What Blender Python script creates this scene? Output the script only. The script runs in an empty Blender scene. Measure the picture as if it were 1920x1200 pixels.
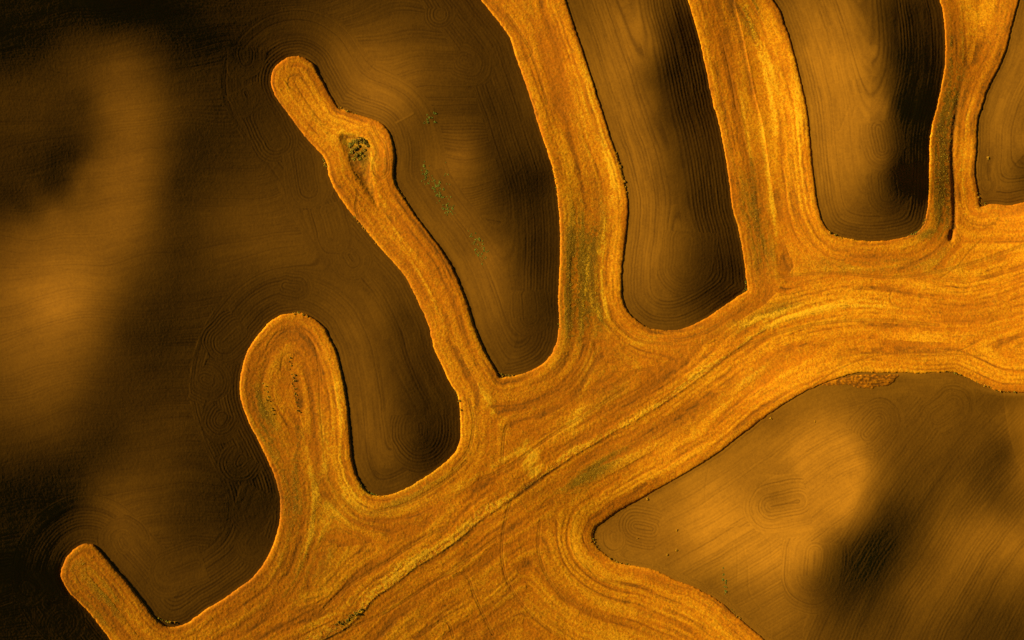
import bpy, math, random
import numpy as np

# ---------------------------------------------------------------- camera, sky, sun
S = bpy.context.scene
MPP = 0.25                      # metres per photo pixel (photo 1920 x 1200)
CAMH = 1400.0                    # height of the aircraft
SUN_EL = math.radians(17.0)
SUN_AZ = (-0.953, 0.303)        # horizontal direction towards the sun (x right, y up)
SUN_STRENGTH, SKY_STRENGTH = 5.0, 0.022
EXPOSURE = 0.95

cam = bpy.data.cameras.new('Camera')
cam.sensor_width = 36.0
cam.lens = 36.0 * CAMH / (1920 * MPP)
cam.clip_start, cam.clip_end = 1.0, 20000.0
camo = bpy.data.objects.new('Camera', cam)
S.collection.objects.link(camo)
camo.location = (0, 0, CAMH)
S.camera = camo

world = bpy.data.worlds.new('World'); S.world = world
world.use_nodes = True
nt = world.node_tree
sky = nt.nodes.new('ShaderNodeTexSky')
sky.sky_type = 'NISHITA'; sky.sun_disc = False
sky.sun_elevation = SUN_EL
sky.altitude = 900.0; sky.air_density = 0.5; sky.dust_density = 0.4
sky.sun_rotation = math.atan2(SUN_AZ[0], SUN_AZ[1])
bg = nt.nodes['Background']
bg.inputs['Strength'].default_value = SKY_STRENGTH
nt.links.new(sky.outputs[0], bg.inputs[0])

sun = bpy.data.lights.new('Sun', 'SUN')
sun.energy = SUN_STRENGTH; sun.angle = math.radians(0.5); sun.color = (1.0, 0.76, 0.46)
suno = bpy.data.objects.new('Sun', sun); S.collection.objects.link(suno)
from mathutils import Vector
sd = Vector((SUN_AZ[0]*math.cos(SUN_EL), SUN_AZ[1]*math.cos(SUN_EL), math.sin(SUN_EL)))
suno.rotation_euler = (-sd).to_track_quat('-Z', 'Y').to_euler()
suno.location = sd * 800

S.view_settings.view_transform = 'Standard'
S.view_settings.look = 'None'
S.view_settings.gamma = 1.0
S.view_settings.exposure = EXPOSURE

rng = np.random.default_rng(11)
random.seed(5)

# ---------------------------------------------------------------- traced field edges (photo pixels)
LEFT = [(262,1320),(207,1200),(190,1177),(167,1148),(150,1130),(130,1110),(117,1088),(114,1076),(117,1062),(123,1048),(137,1032),
 (152,1022),(165,1020),(178,1023),(187,1032),(200,1047),(217,1067),(233,1085),(250,1107),(267,1128),(282,1148),(297,1164),(316,1175),
 (342,1172),(360,1162),(383,1145),(420,1122),(452,1100),(470,1087),(487,1067),(500,1047),(510,1027),(518,1003),(524,975),(526,950),
 (525,932),(518,903),(510,880),(497,852),(483,823),(468,795),(457,768),(451,743),(450,713),(455,688),(463,662),(477,638),(493,617),
 (510,600),(530,590),(550,587),(567,588),(585,595),(607,613),(618,633),(630,657),(638,687),(645,718),(650,750),(654,785),(657,820),
 (660,860),(666,885),(676,906),(688,922),(703,929),(720,930),(738,926),(755,919),(777,907),(807,888),(832,870),(852,850),(862,830),
 (864,810),(863,783),(861,757),(855,735),(843,718),(830,688),(815,655),(805,618),(797,592),(788,575),(777,550),(763,523),(743,497),
 (720,473),(698,447),(675,418),(653,393),(627,353),(617,330),(612,307),(605,292),(585,271),(563,245),(542,215),(518,183),(510,162),
 (509,145),(515,128),(528,115),(543,106),(563,105),(578,111),(590,122),(598,138),(610,162),(622,183),(634,203),(648,206),(663,213),
 (687,220),(708,227),(723,238),(733,255),(738,273),(740,297),(738,317),(739,335),(746,352),(759,373),(780,405),(807,440),(832,473),
 (850,503),(863,533),(877,572),(888,608),(900,638),(913,665),(928,690),(938,707),(952,706),(973,702),(1000,692),(1022,678),(1037,657),
 (1045,633),(1048,607),(1047,560),(1049,507),(1051,457),(1050,420),(1048,392),(1043,350),(1037,320),(1027,287),(1015,253),(1005,222),
 (998,197),(987,162),(973,122),(963,93),(957,73),(947,58),(928,33),(903,0),(860,-60),(820,-120),(350,-125),(-125,-125),(-125,500),(-125,1320)]
MIDA = [(1045,-120),(1055,-40),(1061,0),(1070,28),(1080,58),(1093,95),(1103,127),(1112,153),(1126,197),(1137,233),(1148,267),(1160,297),
 (1167,323),(1172,347),(1177,372),(1178,400),(1175,440),(1171,468),(1167,505),(1166,540),(1169,563),(1180,587),(1197,603),(1217,615),
 (1243,619),(1273,618),(1297,610),(1320,598),(1352,578),(1382,557),(1401,544),(1401,538),(1399,520),(1395,487),(1390,457),(1384,428),(1375,398),
 (1368,347),(1362,300),(1353,255),(1343,213),(1337,195),(1327,142),(1315,88),(1305,50),(1295,17),(1289,-5),(1260,-120)]
MIDB = [(1405,-120),(1430,-40),(1450,0),(1463,20),(1470,42),(1478,62),(1485,87),(1493,117),(1500,145),(1507,173),(1512,200),(1517,242),
 (1522,293),(1527,340),(1532,376),(1540,407),(1553,430),(1575,443),(1600,449),(1623,452),(1655,452),(1680,448),(1702,443),(1720,436),
 (1732,422),(1737,403),(1740,382),(1742,317),(1743,275),(1748,233),(1757,199),(1765,163),(1772,117),(1772,83),(1771,45),(1767,17),(1762,0),(1735,-120)]
EAST = [(1945,-120),(1911,0),(1898,47),(1887,92),(1870,133),(1858,155),(1850,175),(1842,200),(1833,228),(1832,275),(1829,325),(1832,350),
 (1836,372),(1840,387),(1860,382),(1892,385),(1920,379),(2045,368),(2050,-120)]
SOUTH = [(2050,742),(1920,736),(1892,735),(1867,732),(1850,725),(1828,715),(1808,705),(1788,698),(1770,698),(1725,700),(1693,698),(1650,699),
 (1625,698),(1600,701),(1575,708),(1542,720),(1508,736),(1472,757),(1433,783),(1400,808),(1350,846),(1298,880),(1263,900),(1223,923),
 (1187,943),(1160,958),(1133,977),(1118,988),(1112,1002),(1114,1016),(1122,1028),(1137,1041),(1154,1052),(1173,1058),(1200,1063),(1225,1068),
 (1245,1077),(1270,1090),(1297,1099),(1320,1110),(1343,1123),(1363,1138),(1383,1157),(1407,1177),(1432,1199),(1540,1320),(2050,1325)]
FIELDS = [LEFT, MIDA, MIDB, EAST, SOUTH]
DIAG = [(470,1300),(520,1248),(585,1210),(647,1178),(673,1155),(707,1117),(737,1098),(780,1063),(822,1038),(867,1005),(897,978),(928,957),(960,935),
 (990,913),(1018,892),(1047,873),(1077,853),(1113,832),(1155,808),(1200,783),(1260,745),(1320,702),(1380,655),(1440,615),(1500,592),(1560,579),(1620,573),(1680,577),(1740,584)]
DIAG_ON = [(1740,584),(1800,588),(1860,580),(1930,560),(2060,530)]      # the passes run on past the end of the strip

def catmull(pts, step=0.6, closed=False):
    P = np.array(pts, float)
    n = len(P)
    out = []
    rngi = range(n if closed else n-1)
    for i in rngi:
        if closed:
            p0, p1, p2, p3 = P[(i-1) % n], P[i], P[(i+1) % n], P[(i+2) % n]
        else:
            p0, p1, p2, p3 = P[max(i-1,0)], P[i], P[i+1], P[min(i+2,n-1)]
        L = np.linalg.norm(p2-p1)
        m1 = (p2-p0)*0.5; m2 = (p3-p1)*0.5
        l1, l2 = np.linalg.norm(m1)+1e-9, np.linalg.norm(m2)+1e-9
        m1 *= min(1.0, L/l1); m2 *= min(1.0, L/l2)
        t = np.arange(0, 1, min(1.0, step/max(L,1e-6)))[:, None]
        h = (2*t**3-3*t**2+1)*p1+(t**3-2*t**2+t)*m1+(-2*t**3+3*t**2)*p2+(t**3-t**2)*m2
        out.append(h)
    if not closed: out.append(P[-1:])
    return np.vstack(out)

# ---------------------------------------------------------------- noise helpers
_tab = rng.random((257, 257)).astype(np.float32)
_tab[256, :] = _tab[0, :]; _tab[:, 256] = _tab[:, 0]
def vnoise(x, y):
    xi = np.floor(x); yi = np.floor(y)
    fx = (x-xi).astype(np.float32); fy = (y-yi).astype(np.float32)
    xi = xi.astype(np.int64) & 255; yi = yi.astype(np.int64) & 255
    fx = fx*fx*(3-2*fx); fy = fy*fy*(3-2*fy)
    a = _tab[yi, xi]; b = _tab[yi, xi+1]; c = _tab[yi+1, xi]; d = _tab[yi+1, xi+1]
    return (a*(1-fx)+b*fx)*(1-fy)+(c*(1-fx)+d*fx)*fy - 0.5
def fbm(x, y, octv=4, gain=0.5):
    s = 0; a = 1.0; t = 0
    for o in range(octv):
        s = s + a*vnoise(x*2**o+17.3*o, y*2**o+9.1*o); t += a; a *= gain
    return s/t*2
def sstep(a, b, x):
    t = np.clip((x-a)/(b-a), 0, 1); return t*t*(3-2*t)

# ---------------------------------------------------------------- fine grid in photo pixels
STEP = 1.2
MARG = 98
gx = np.arange(-MARG, 1920+MARG+0.1, STEP); gy = np.arange(-MARG, 1200+MARG+0.1, STEP)
NX, NY = len(gx), len(gy)
PX, PY = np.meshgrid(gx, gy)

# boundary samples (slightly ragged) of all fields
polys = []
for f in FIELDS:
    p = catmull(f, 0.6, closed=True)
    n = len(p); s = np.arange(n)*0.6
    tang = np.roll(p, -3, 0)-np.roll(p, 3, 0); tang /= np.linalg.norm(tang, axis=1)[:, None]+1e-9
    nor = np.stack([-tang[:, 1], tang[:, 0]], 1)
    r = fbm(s/6.0, s*0+3.3, 3)*1.3 + fbm(s/45.0, s*0+7.7, 2)*1.1
    polys.append(p + nor*r[:, None])
seg = np.vstack(polys)
seg_s = np.concatenate([np.arange(len(p))*0.6+4000*i for i, p in enumerate(polys)])
seg_f = np.concatenate([np.full(len(p), i) for i, p in enumerate(polys)])

def jfa(pts):
    idx = np.full((NY, NX), -1, np.int32)
    ix = np.round((pts[:, 0]-gx[0])/STEP).astype(int); iy = np.round((pts[:, 1]-gy[0])/STEP).astype(int)
    ok = (ix >= 0) & (ix < NX) & (iy >= 0) & (iy < NY)
    idx[iy[ok], ix[ok]] = np.nonzero(ok)[0]
    px = pts[:, 0].astype(np.float32); py = pts[:, 1].astype(np.float32)
    X = PX.astype(np.float32); Y = PY.astype(np.float32)
    best = np.where(idx >= 0, (X-px[idx])**2+(Y-py[idx])**2, np.float32(1e12)).astype(np.float32)
    k = 1024
    steps = []
    while k >= 1: steps.append(k); k //= 2
    steps += [2, 1]
    for k in steps:
        for dy in (-k, 0, k):
            for dx in (-k, 0, k):
                if dx == 0 and dy == 0: continue
                if abs(dx) >= NX or abs(dy) >= NY: continue
                ys = slice(max(0, dy), NY+min(0, dy)); yd = slice(max(0, -dy), NY+min(0, -dy))
                xs = slice(max(0, dx), NX+min(0, dx)); xd = slice(max(0, -dx), NX+min(0, -dx))
                c = idx[ys, xs]
                dd = np.where(c >= 0, (X[yd, xd]-px[c])**2+(Y[yd, xd]-py[c])**2, np.float32(1e12))
                m = dd < best[yd, xd]
                best[yd, xd][m] = dd[m]; idx[yd, xd][m] = c[m]
    return idx, np.sqrt(best)

bidx, bdist = jfa(seg)
def inside(poly):
    m = np.zeros((NY, NX), bool)
    x0, y0 = poly[:, 0], poly[:, 1]; x1, y1 = np.roll(x0, -1), np.roll(y0, -1)
    for j, y in enumerate(gy):
        c = ((y0 <= y) & (y1 > y)) | ((y1 <= y) & (y0 > y))
        if not c.any(): continue
        xs = np.sort(x0[c]+(y-y0[c])*(x1[c]-x0[c])/(y1[c]-y0[c]))
        m[j] = (np.searchsorted(xs, gx) % 2) == 1
    return m
FID = np.full((NY, NX), -1, np.int8)
for i, p in enumerate(polys): FID[inside(p)] = i
SOILM = FID >= 0
D = np.where(SOILM, -bdist, bdist)          # photo px: positive inside the grain
NEARF = seg_f[bidx]                          # nearest field
SARC = seg_s[bidx]

dg = catmull(DIAG, 0.6); ndg = len(dg); dg = np.vstack([dg, catmull(DIAG_ON, 0.6)])
didx, ddist = jfa(dg)
# sign of the side: positive above-left of the strip
tv = np.gradient(dg, axis=0)
cr = tv[didx, 0]*(PY-dg[didx, 1]) - tv[didx, 1]*(PX-dg[didx, 0])
DD = np.where(cr < 0, ddist, -ddist)         # + on the upper side
DT = didx/ndg                            # 0..1 along the strip

def bands(pts, width_px, closed=False):
    """distance (px) to a short polyline, computed only inside its own box"""
    p = catmull(pts, 1.0, closed)
    pad = width_px*3+4
    i0 = max(0, int((p[:, 0].min()-pad-gx[0])/STEP)); i1 = min(NX, int((p[:, 0].max()+pad-gx[0])/STEP)+1)
    j0 = max(0, int((p[:, 1].min()-pad-gy[0])/STEP)); j1 = min(NY, int((p[:, 1].max()+pad-gy[0])/STEP)+1)
    X = PX[j0:j1, i0:i1]; Y = PY[j0:j1, i0:i1]
    d = np.full(X.shape, 1e9)
    for q in p: d = np.minimum(d, (X-q[0])**2+(Y-q[1])**2)
    return (slice(j0, j1), slice(i0, i1)), np.sqrt(d)

# ---------------------------------------------------------------- tone of the photograph -> slope of the hills
SOIL_PTS = """0 0 15;100 20 12;40 398 42;40 426 86;90 372 46;95 398 96;124 336 42;148 350 92;138 296 40;165 305 86;146 268 42;172 262 66;200 40 18;300 20 20;400 20 30;500 30 38;600 40 60;700 40 74;800 40 70;870 30 60;0 100 18;60 95 24;130 100 50;
220 120 85;270 150 75;330 130 28;400 130 33;460 110 38;480 180 36;700 120 118;760 150 112;680 180 134;650 100 104;850 130 75;930 120 55;
0 180 50;80 200 52;150 200 48;200 200 92;250 230 102;300 230 72;340 260 33;400 250 28;470 270 35;520 260 40;0 280 42;60 290 38;130 300 38;
160 280 52;185 300 95;250 310 112;300 320 70;330 340 34;420 330 40;500 340 52;560 330 55;0 390 38;60 370 46;105 365 45;158 355 85;210 380 112;270 380 90;
320 400 42;380 400 48;450 400 58;520 420 64;580 400 66;20 450 90;80 425 92;150 430 106;230 430 112;280 450 70;330 470 34;400 480 48;480 470 62;560 470 70;
640 480 76;30 530 122;100 570 152;150 560 132;210 540 92;260 530 58;320 540 38;400 540 42;480 530 44;560 530 60;620 540 76;680 530 80;50 640 120;120 620 126;
180 630 95;230 620 54;300 620 38;360 600 42;430 600 44;600 570 78;50 720 100;120 720 95;180 730 60;240 740 48;310 720 50;380 710 58;430 730 50;
40 800 68;100 820 58;150 850 33;200 830 34;260 810 54;320 800 54;400 830 40;460 820 45;20 880 28;80 900 18;130 930 18;180 900 50;240 900 70;300 880 60;
380 880 38;450 900 28;500 930 28;30 980 14;100 980 22;160 970 58;220 970 92;270 980 75;340 980 44;420 980 34;480 1000 44;30 1060 12;80 1080 14;
240 1040 86;300 1060 70;380 1070 70;450 1060 60;320 1120 70;380 1100 66;40 1150 13;120 1170 14;160 1190 18;20 1190 12;
680 560 82;700 600 90;660 620 98;750 600 60;790 650 58;720 680 80;770 720 48;820 740 44;680 720 104;720 760 92;680 820 108;720 850 96;770 790 58;
800 830 34;840 790 50;740 880 76;690 880 84;790 870 48;620 570 85;780 100 86;705 185 138;700 75 95;750 190 116;800 220 76;860 170 65;920 200 52;960 250 55;
800 260 88;860 290 120;840 320 112;790 340 96;780 300 82;900 330 70;950 350 34;1000 350 28;1020 320 38;1030 390 46;980 300 42;920 270 55;
850 400 112;830 380 102;900 420 92;950 430 58;1010 440 42;870 470 108;920 480 122;960 490 70;1000 490 46;1035 500 52;920 540 118;970 540 80;1010 560 50;
1035 580 46;910 600 108;960 610 86;1000 620 54;1030 620 58;950 670 88;990 680 76;
1090 30 112;1130 20 126;1190 40 142;1220 80 122;1240 30 80;1265 60 42;1285 30 48;1120 100 132;1180 120 147;1220 140 82;1255 130 32;1290 120 42;1150 200 142;
1200 200 138;1240 220 80;1280 220 42;1320 230 48;1190 300 147;1220 290 138;1260 300 85;1300 310 62;1340 320 58;1200 380 147;1240 380 127;1290 380 68;1340 400 58;
1190 470 142;1230 470 132;1280 460 95;1320 470 58;1370 480 46;1190 540 132;1240 540 116;1290 530 68;1330 540 42;1370 530 32;1390 520 38;1230 590 102;1290 580 75;1340 570 48;
1480 20 137;1530 30 152;1580 30 152;1620 30 112;1660 30 50;1700 30 33;1740 20 45;1760 30 60;1520 100 167;1590 100 162;1640 100 132;1662 100 62;1685 100 12;1740 110 8;
1530 200 167;1600 200 167;1650 200 142;1666 200 80;1682 200 10;1720 200 8;1750 200 8;1540 300 162;1600 300 157;1650 300 115;1682 310 15;1730 300 8;1550 390 137;1600 390 122;1640 380 80;
1680 370 28;1720 380 22;1590 430 107;1650 435 90;1700 420 65;1900 100 150;1880 180 152;1910 200 137;1850 250 142;1900 270 137;1850 330 122;1890 330 107;1915 330 82;
1870 370 112;1910 370 95;1130 1000 140;1180 970 142;1180 1030 136;1250 930 152;1230 1000 162;1240 1050 142;1320 880 156;1320 950 187;1320 1030 182;1330 1090 120;
1400 840 152;1400 900 162;1400 960 177;1420 1010 200;1380 1100 142;1450 1080 177;1420 1150 136;1460 790 142;1500 850 195;1480 900 162;1450 940 152;1520 760 142;
1570 830 190;1600 880 197;1550 930 202;1580 960 190;1620 960 125;1500 970 192;1600 750 132;1650 740 116;1680 800 110;1640 850 130;1720 730 115;1780 760 110;1740 830 102;
1850 760 100;1880 740 104;1830 830 94;1880 850 74;1905 790 140;1915 860 130;1680 880 98;1740 900 86;1800 900 88;1860 930 80;1900 950 105;1650 950 84;1630 1010 32;
1600 1050 36;1660 1020 32;1700 960 72;1720 1040 84;1560 1030 90;1520 1040 162;1500 1010 190;1480 1100 150;1540 1090 80;1580 1100 48;1640 1090 48;1700 1100 100;1780 1000 126;
1840 990 136;1900 1020 146;1780 1080 120;1860 1080 110;1560 1160 75;1620 1160 68;1500 1160 125;1720 1160 100;1840 1150 72;1900 1170 68;1450 1170 136;1910 905 118"""
GRAIN_PTS = """150 1080 165;250 1170 165;500 800 175;600 700 208;470 720 168;630 800 205;560 900 170;560 1000 165;650 1000 182;450 1150 165;400 1190 168;
550 140 185;600 200 202;650 230 218;720 270 220;640 330 182;720 400 205;700 380 182;780 480 197;840 560 197;830 620 195;900 700 192;950 750 185;850 900 185;
760 970 180;900 950 188;1000 850 188;1000 1000 175;900 1080 168;1050 1100 185;1200 1120 197;1300 1150 208;1100 950 178;1250 870 215;1300 820 212;1100 780 190;
1200 720 200;1100 680 200;1300 650 207;940 30 200;1000 80 200;1050 50 218;1100 150 225;1020 200 188;1080 200 207;1140 270 226;1060 330 172;1110 350 190;1160 370 230;
1080 450 160;1110 450 170;1140 500 215;1160 520 232;1080 550 155;1110 560 170;1080 620 172;1320 60 185;1360 40 178;1400 60 205;1450 80 230;1350 150 185;1400 150 200;
1480 160 236;1400 250 195;1450 250 224;1500 250 236;1400 350 185;1440 350 200;1510 370 236;1420 450 190;1480 430 226;1540 470 222;1650 480 207;1750 470 212;1850 420 222;
1400 580 205;1500 560 217;1600 600 217;1700 620 222;1850 600 222;1850 690 224;1500 680 232;1400 760 232;1790 30 180;1800 100 165;1850 60 222;1780 180 160;1815 200 226;
1765 260 155;1775 330 140;1770 400 150;1815 300 240;1815 380 234;700 1150 170;800 1180 165;1150 1180 185"""
def parse(t): return np.array([[float(v) for v in r.split()] for r in t.replace('\n', '').split(';') if r.strip()])
def rbf(pts, X, Y, smooth=3.0):
    P = pts[:, :2]; v = pts[:, 2]
    r = np.sqrt(((P[:, None]-P[None])**2).sum(-1)+30.0)
    A = np.block([[-r+smooth*np.eye(len(P))*1.0, np.ones((len(P), 1))], [np.ones((1, len(P))), np.zeros((1, 1))]])
    w = np.linalg.solve(A, np.append(v, 0))
    out = np.full(X.shape, w[-1])
    for (a, b), c in zip(P, w[:-1]): out += -c*np.sqrt((X-a)**2+(Y-b)**2+30.0)
    return out
CS = 7.0
cx = np.arange(-MARG-7, 1920+MARG+15, CS); cy = np.arange(-MARG-7, 1200+MARG+15, CS)
CX, CY = np.meshgrid(cx, cy)
def nearest(Z):
    i = np.clip(np.round((cx-gx[0])/STEP).astype(int), 0, NX-1); j = np.clip(np.round((cy-gy[0])/STEP).astype(int), 0, NY-1)
    return Z[np.ix_(j, i)]
FLAT_GRAIN, FLAT_SOIL = 193.0, 100.0
ALB_FIELD = np.array([1.0, 1.12, 1.22, 1.22, 1.5])       # the soil of each field relative to the western one
def lin(v): v = np.clip(v, 0, 255)/255; return np.where(v <= .04045, v/12.92, ((v+.055)/1.055)**2.4)
def inpoly(poly, X, Y):
    m = np.zeros(X.shape, bool); n = len(poly)
    for i in range(n):
        (xa, ya), (xb, yb) = poly[i], poly[(i+1) % n]
        c = ((ya > Y) != (yb > Y)) & (X < (xb-xa)*(Y-ya)/(yb-ya+1e-12)+xa); m ^= c
    return m
PALE_SOIL = [(1880,720),(1884,770),(1891,810),(1902,850),(1922,900),(2060,1060),(2060,720)]
FALLOW = [(-140,440),(0,432),(50,405),(105,375),(138,345),(148,300),(152,270),(168,250),(140,215),(60,225),(-140,235)]
edge_soft = lambda poly, X, Y: inpoly(poly, X, Y).astype(float)
fidc = nearest(NEARF); Dc = nearest(D)
albc = ALB_FIELD[fidc]*(1+0.3*edge_soft(PALE_SOIL, CX, CY))*(1-0.12*edge_soft(FALLOW, CX, CY))
se = math.sin(SUN_EL)
AMB = 0.0034                                # what the sky alone gives back
tone = rbf(parse(SOIL_PTS), CX, CY, 0.5)+21*np.exp(-((CX-480)**2+(CY-425)**2)/180.0**2)+7*(fidc == 0)*sstep(15, 40, rbf(parse(SOIL_PTS), CX, CY, 0.5))
ns_soil = (lin(np.clip(tone, 4, 215))-AMB)/lin(FLAT_SOIL)*se/albc
ns_soil = np.maximum(ns_soil, np.array([0.007, 0.0, -0.12, 0.0, 0.014])[fidc])
ns_grain = lin(np.clip(rbf(parse(GRAIN_PTS), CX, CY), 130, 245))/lin(FLAT_GRAIN)*se
w = sstep(-3, 3, Dc)
ns = ns_soil*(1-w)+ns_grain*w
g = np.tan(np.arcsin(np.clip(ns, -0.12, 0.75))-SUN_EL)
TX, TY = -SUN_AZ[0], SUN_AZ[1]          # light travel direction in image axes (x right, y down)
ny, nx = CX.shape
dxm = CS*MPP
def Dt(h):
    o = np.zeros_like(h)
    gxh = (h[:-1, 1:]-h[:-1, :-1])/dxm; gyh = (h[1:, :-1]-h[:-1, :-1])/dxm
    return gxh*TX+gyh*TY, -gxh*TY+gyh*TX
def DtT(a, b):
    o = np.zeros((ny, nx))
    A = (a*TX-b*TY)/dxm; B = (a*TY+b*TX)/dxm
    o[:-1, 1:] += A; o[:-1, :-1] -= A; o[1:, :-1] += B; o[:-1, :-1] -= B
    return o
MU = 0.004
def Aop(h):
    a, b = Dt(h); return DtT(a, MU*b)+1e-6*h
XT = ((CX-960)*TX+(CY-600)*TY)*MPP            # ground distance along the light, for the perspective of the relief
h = np.zeros((ny, nx))
for outer in range(3):
    f_ = (CAMH-(h-np.median(h)))/CAMH
    gg = np.clip(g*f_/(1+g*XT/CAMH), -1.0, 1.5)
    gt = gg[:-1, :-1]
    r = DtT(gt, np.zeros_like(gt))-Aop(h); p = r.copy(); rs = (r*r).sum()
    for it in range(2500 if outer == 0 else 1200):
        Ap = Aop(p); al = rs/(p*Ap).sum(); h += al*p; r -= al*Ap; rn = (r*r).sum()
        if rn < 1e-9: break
        p = r+rn/rs*p; rs = rn
HC = h-np.median(h)
print('relief', HC.min(), HC.max(), 'cg', it, rn)
def wmat(src, dst):
    """cubic B-spline-ish (smooth) interpolation matrix"""
    M = np.zeros((len(dst), len(src)), np.float32)
    u = (dst-src[0])/(src[1]-src[0]); i = np.floor(u).astype(int); f = u-i
    ww = [(1-f)**3/6, (3*f**3-6*f**2+4)/6, (-3*f**3+3*f**2+3*f+1)/6, f**3/6]
    for k in range(4): np.add.at(M, (np.arange(len(dst)), np.clip(i-1+k, 0, len(src)-1)), ww[k])
    return M
H = (wmat(cy, gy) @ HC.astype(np.float32) @ wmat(cx, gx).T).astype(np.float64)

# ---------------------------------------------------------------- furrows of the ploughed soil
def boxblur(A, r):
    for ax in (0, 1):
        P = np.concatenate([np.repeat(np.take(A, [0], ax), r+1, ax), A, np.repeat(np.take(A, [-1], ax), r, ax)], ax)
        C = np.cumsum(P, ax); n = A.shape[ax]
        A = (np.take(C, np.arange(2*r+1, 2*r+1+n), ax)-np.take(C, np.arange(0, n), ax))/(2*r+1)
    return A
def soft(A):
    b1 = boxblur(boxblur(A, 10), 10); b2 = boxblur(boxblur(b1, 22), 22)
    k1 = sstep(14, 42, np.abs(A)); k2 = sstep(45, 110, np.abs(A))
    return (A*(1-k1)+b1*k1)*(1-k2)+b2*k2
DSOFT = soft(D)
warp = fbm(PX/60, PY/60, 3)*5
DS = -DSOFT                                        # px into the soil
U = DS+warp*0.35*sstep(5, 60, DS)
SS = SARC.copy()
AMP = np.ones_like(U); SW = np.zeros_like(U)
AMP *= np.where(FID == 0, 0.85-0.4*sstep(75, 170, DS), np.where(FID == 4, 0.62, 1.0))
# the west end of the south field is worked along its upper edge
up = polys[4]; up = up[(up[:, 1] < 1000) & (up[:, 0] < 1790) & (up[:, 0] > 1100)]
_, dup = jfa(up)
dup = np.where(FID == 4, dup, 0)
kE = sstep(2, 16, -D)
U = np.where(FID == 4, U*(1-kE)+(dup+warp*0.6)*kE, U)
# the south field: straight diagonal passes on its east side
rot = math.radians(-57)
UD = np.hypot(PX-2792, PY-1685)*0.92 + fbm(PX/240, PY/240, 2)*12+fbm(PX/40, PY/40, 2)*2
SD = PX*math.cos(rot)+PY*math.sin(rot)
mE = (FID == 4) & ((PX-1665)+(PY-800)*0.42+fbm(PX/50, PY/50, 2)*10 > 0) & (DS > 42+fbm(PX/30, PY/30, 2)*12)
U = np.where(mE, UD, U); SS = np.where(mE, SD, SS)
# back-and-forth passes drawn across the other parts of the western field
mW = (FID == 0) & (DS > 95)
U = np.where(mW, PY+0.12*PX+fbm(PX/150, PY/150, 2)*30, U); SS = np.where(mW, PX, SS)
# headland turns: nested hairpins round (x, y), radius r, tail towards (tx, ty)
SWIRLS = [(462,112,38,0,-12),(465,182,36,-4,-8),(518,264,42,-22,-46),(580,354,42,-12,-60),(628,446,42,-14,-50),(663,490,38,-8,-12),(556,540,32,-20,-4),
 (421,643,44,26,-24),(392,715,44,-8,-4),(413,789,40,4,-6),(448,869,40,6,-8),(475,960,42,12,-30),(470,1022,34,8,-14),(318,1076,44,52,-18),(229,1013,46,6,10),(117,1168,46,-4,6),(58,1104,40,-8,-6),
 (880,118,44,-10,-4),(790,814,64,0,-16),(826,28,30,0,-4),(995,596,38,-3,-40),(1285,500,52,3,-50),(1013,358,20,0,-30),
 (1649,788,46,-24,26),(1788,760,45,-30,24),(1192,986,42,30,6),(1150,1012,24,0,-8),(1445,950,58,52,-10),(1525,1080,66,4,-44),(1655,280,40,-8,-40),(1668,362,42,-6,-30),(1850,350,24,0,-4)]
for (sx, sy, sr, tx, ty) in SWIRLS:
    ext = sr+abs(tx)+abs(ty)+4
    j0, j1 = max(0, np.searchsorted(gy, sy-ext)), np.searchsorted(gy, sy+ext); i0, i1 = max(0, np.searchsorted(gx, sx-ext)), np.searchsorted(gx, sx+ext)
    sl = (slice(j0, j1), slice(i0, i1))
    X = PX[sl]-sx; Y = PY[sl]-sy; L2 = float(tx*tx+ty*ty)+1e-6
    tt = (X*tx+Y*ty)/L2; tc = np.clip(tt, 0, 1)
    rr = np.hypot(X-tc*tx, Y-tc*ty)+fbm(PX[sl]/30, PY[sl]/30, 2)*3.0
    m = (rr < sr*(1+0.12*np.sin(np.arctan2(Y, X)*2+sx))) & (FID[sl] >= 0) & (tt < 1.0+0.3*sr/math.sqrt(L2+1))
    U[sl] = np.where(m, rr+sx*3.7, U[sl]); SS[sl] = np.where(m, np.arctan2(Y, X)*sr*0.5+sy, SS[sl])
    AMP[sl] = np.where(m, 0.8, AMP[sl]); SW[sl] = np.where(m, 1.0, SW[sl])
PER = 5.8
phase = U/PER
line = np.sin(2*np.pi*phase)
per_line = vnoise(np.floor(phase+0.25)*0.731+3.1, SS/420.0)*2      # each pass deeper or shallower
coarse = vnoise(U/17.0+5, SS/90.0+11)*2
fineu = vnoise(U/2.4+50, SS/26.0+7)*2
clod = fbm(PX/3.1, PY/3.1, 2)
brk = np.clip(0.9+fbm(PX/70, PY/70, 3)*0.5, 0.35, 1.3)
mid = vnoise(U/6.3+90, SS/70.0+3)*2*(1-0.7*SW); coarse = coarse*(1-0.8*SW)
HF = AMP*brk*(0.011*line*(0.55+1.0*per_line)+0.020*mid+0.030*coarse+0.010*fineu)+0.016*clod+rng.normal(size=PX.shape)*0.006
HF += 0.05*fbm(PX/38+9, PY/38, 3)*0.6
fr = np.abs(phase-np.round(phase))
thin = np.exp(-(fr/0.19)**2)*np.clip(0.55+per_line*1.0, 0.05, 1.3)
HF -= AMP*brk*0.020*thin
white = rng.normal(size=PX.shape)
STREAK = np.clip(0.66+AMP*brk*(0.10*line*(0.4+per_line)+0.16*mid+0.20*coarse+0.24*fineu-0.62*thin)+0.18*clod+0.22*fbm(PX/70, PY/70, 4)+0.06*white, 0, 1)
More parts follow.
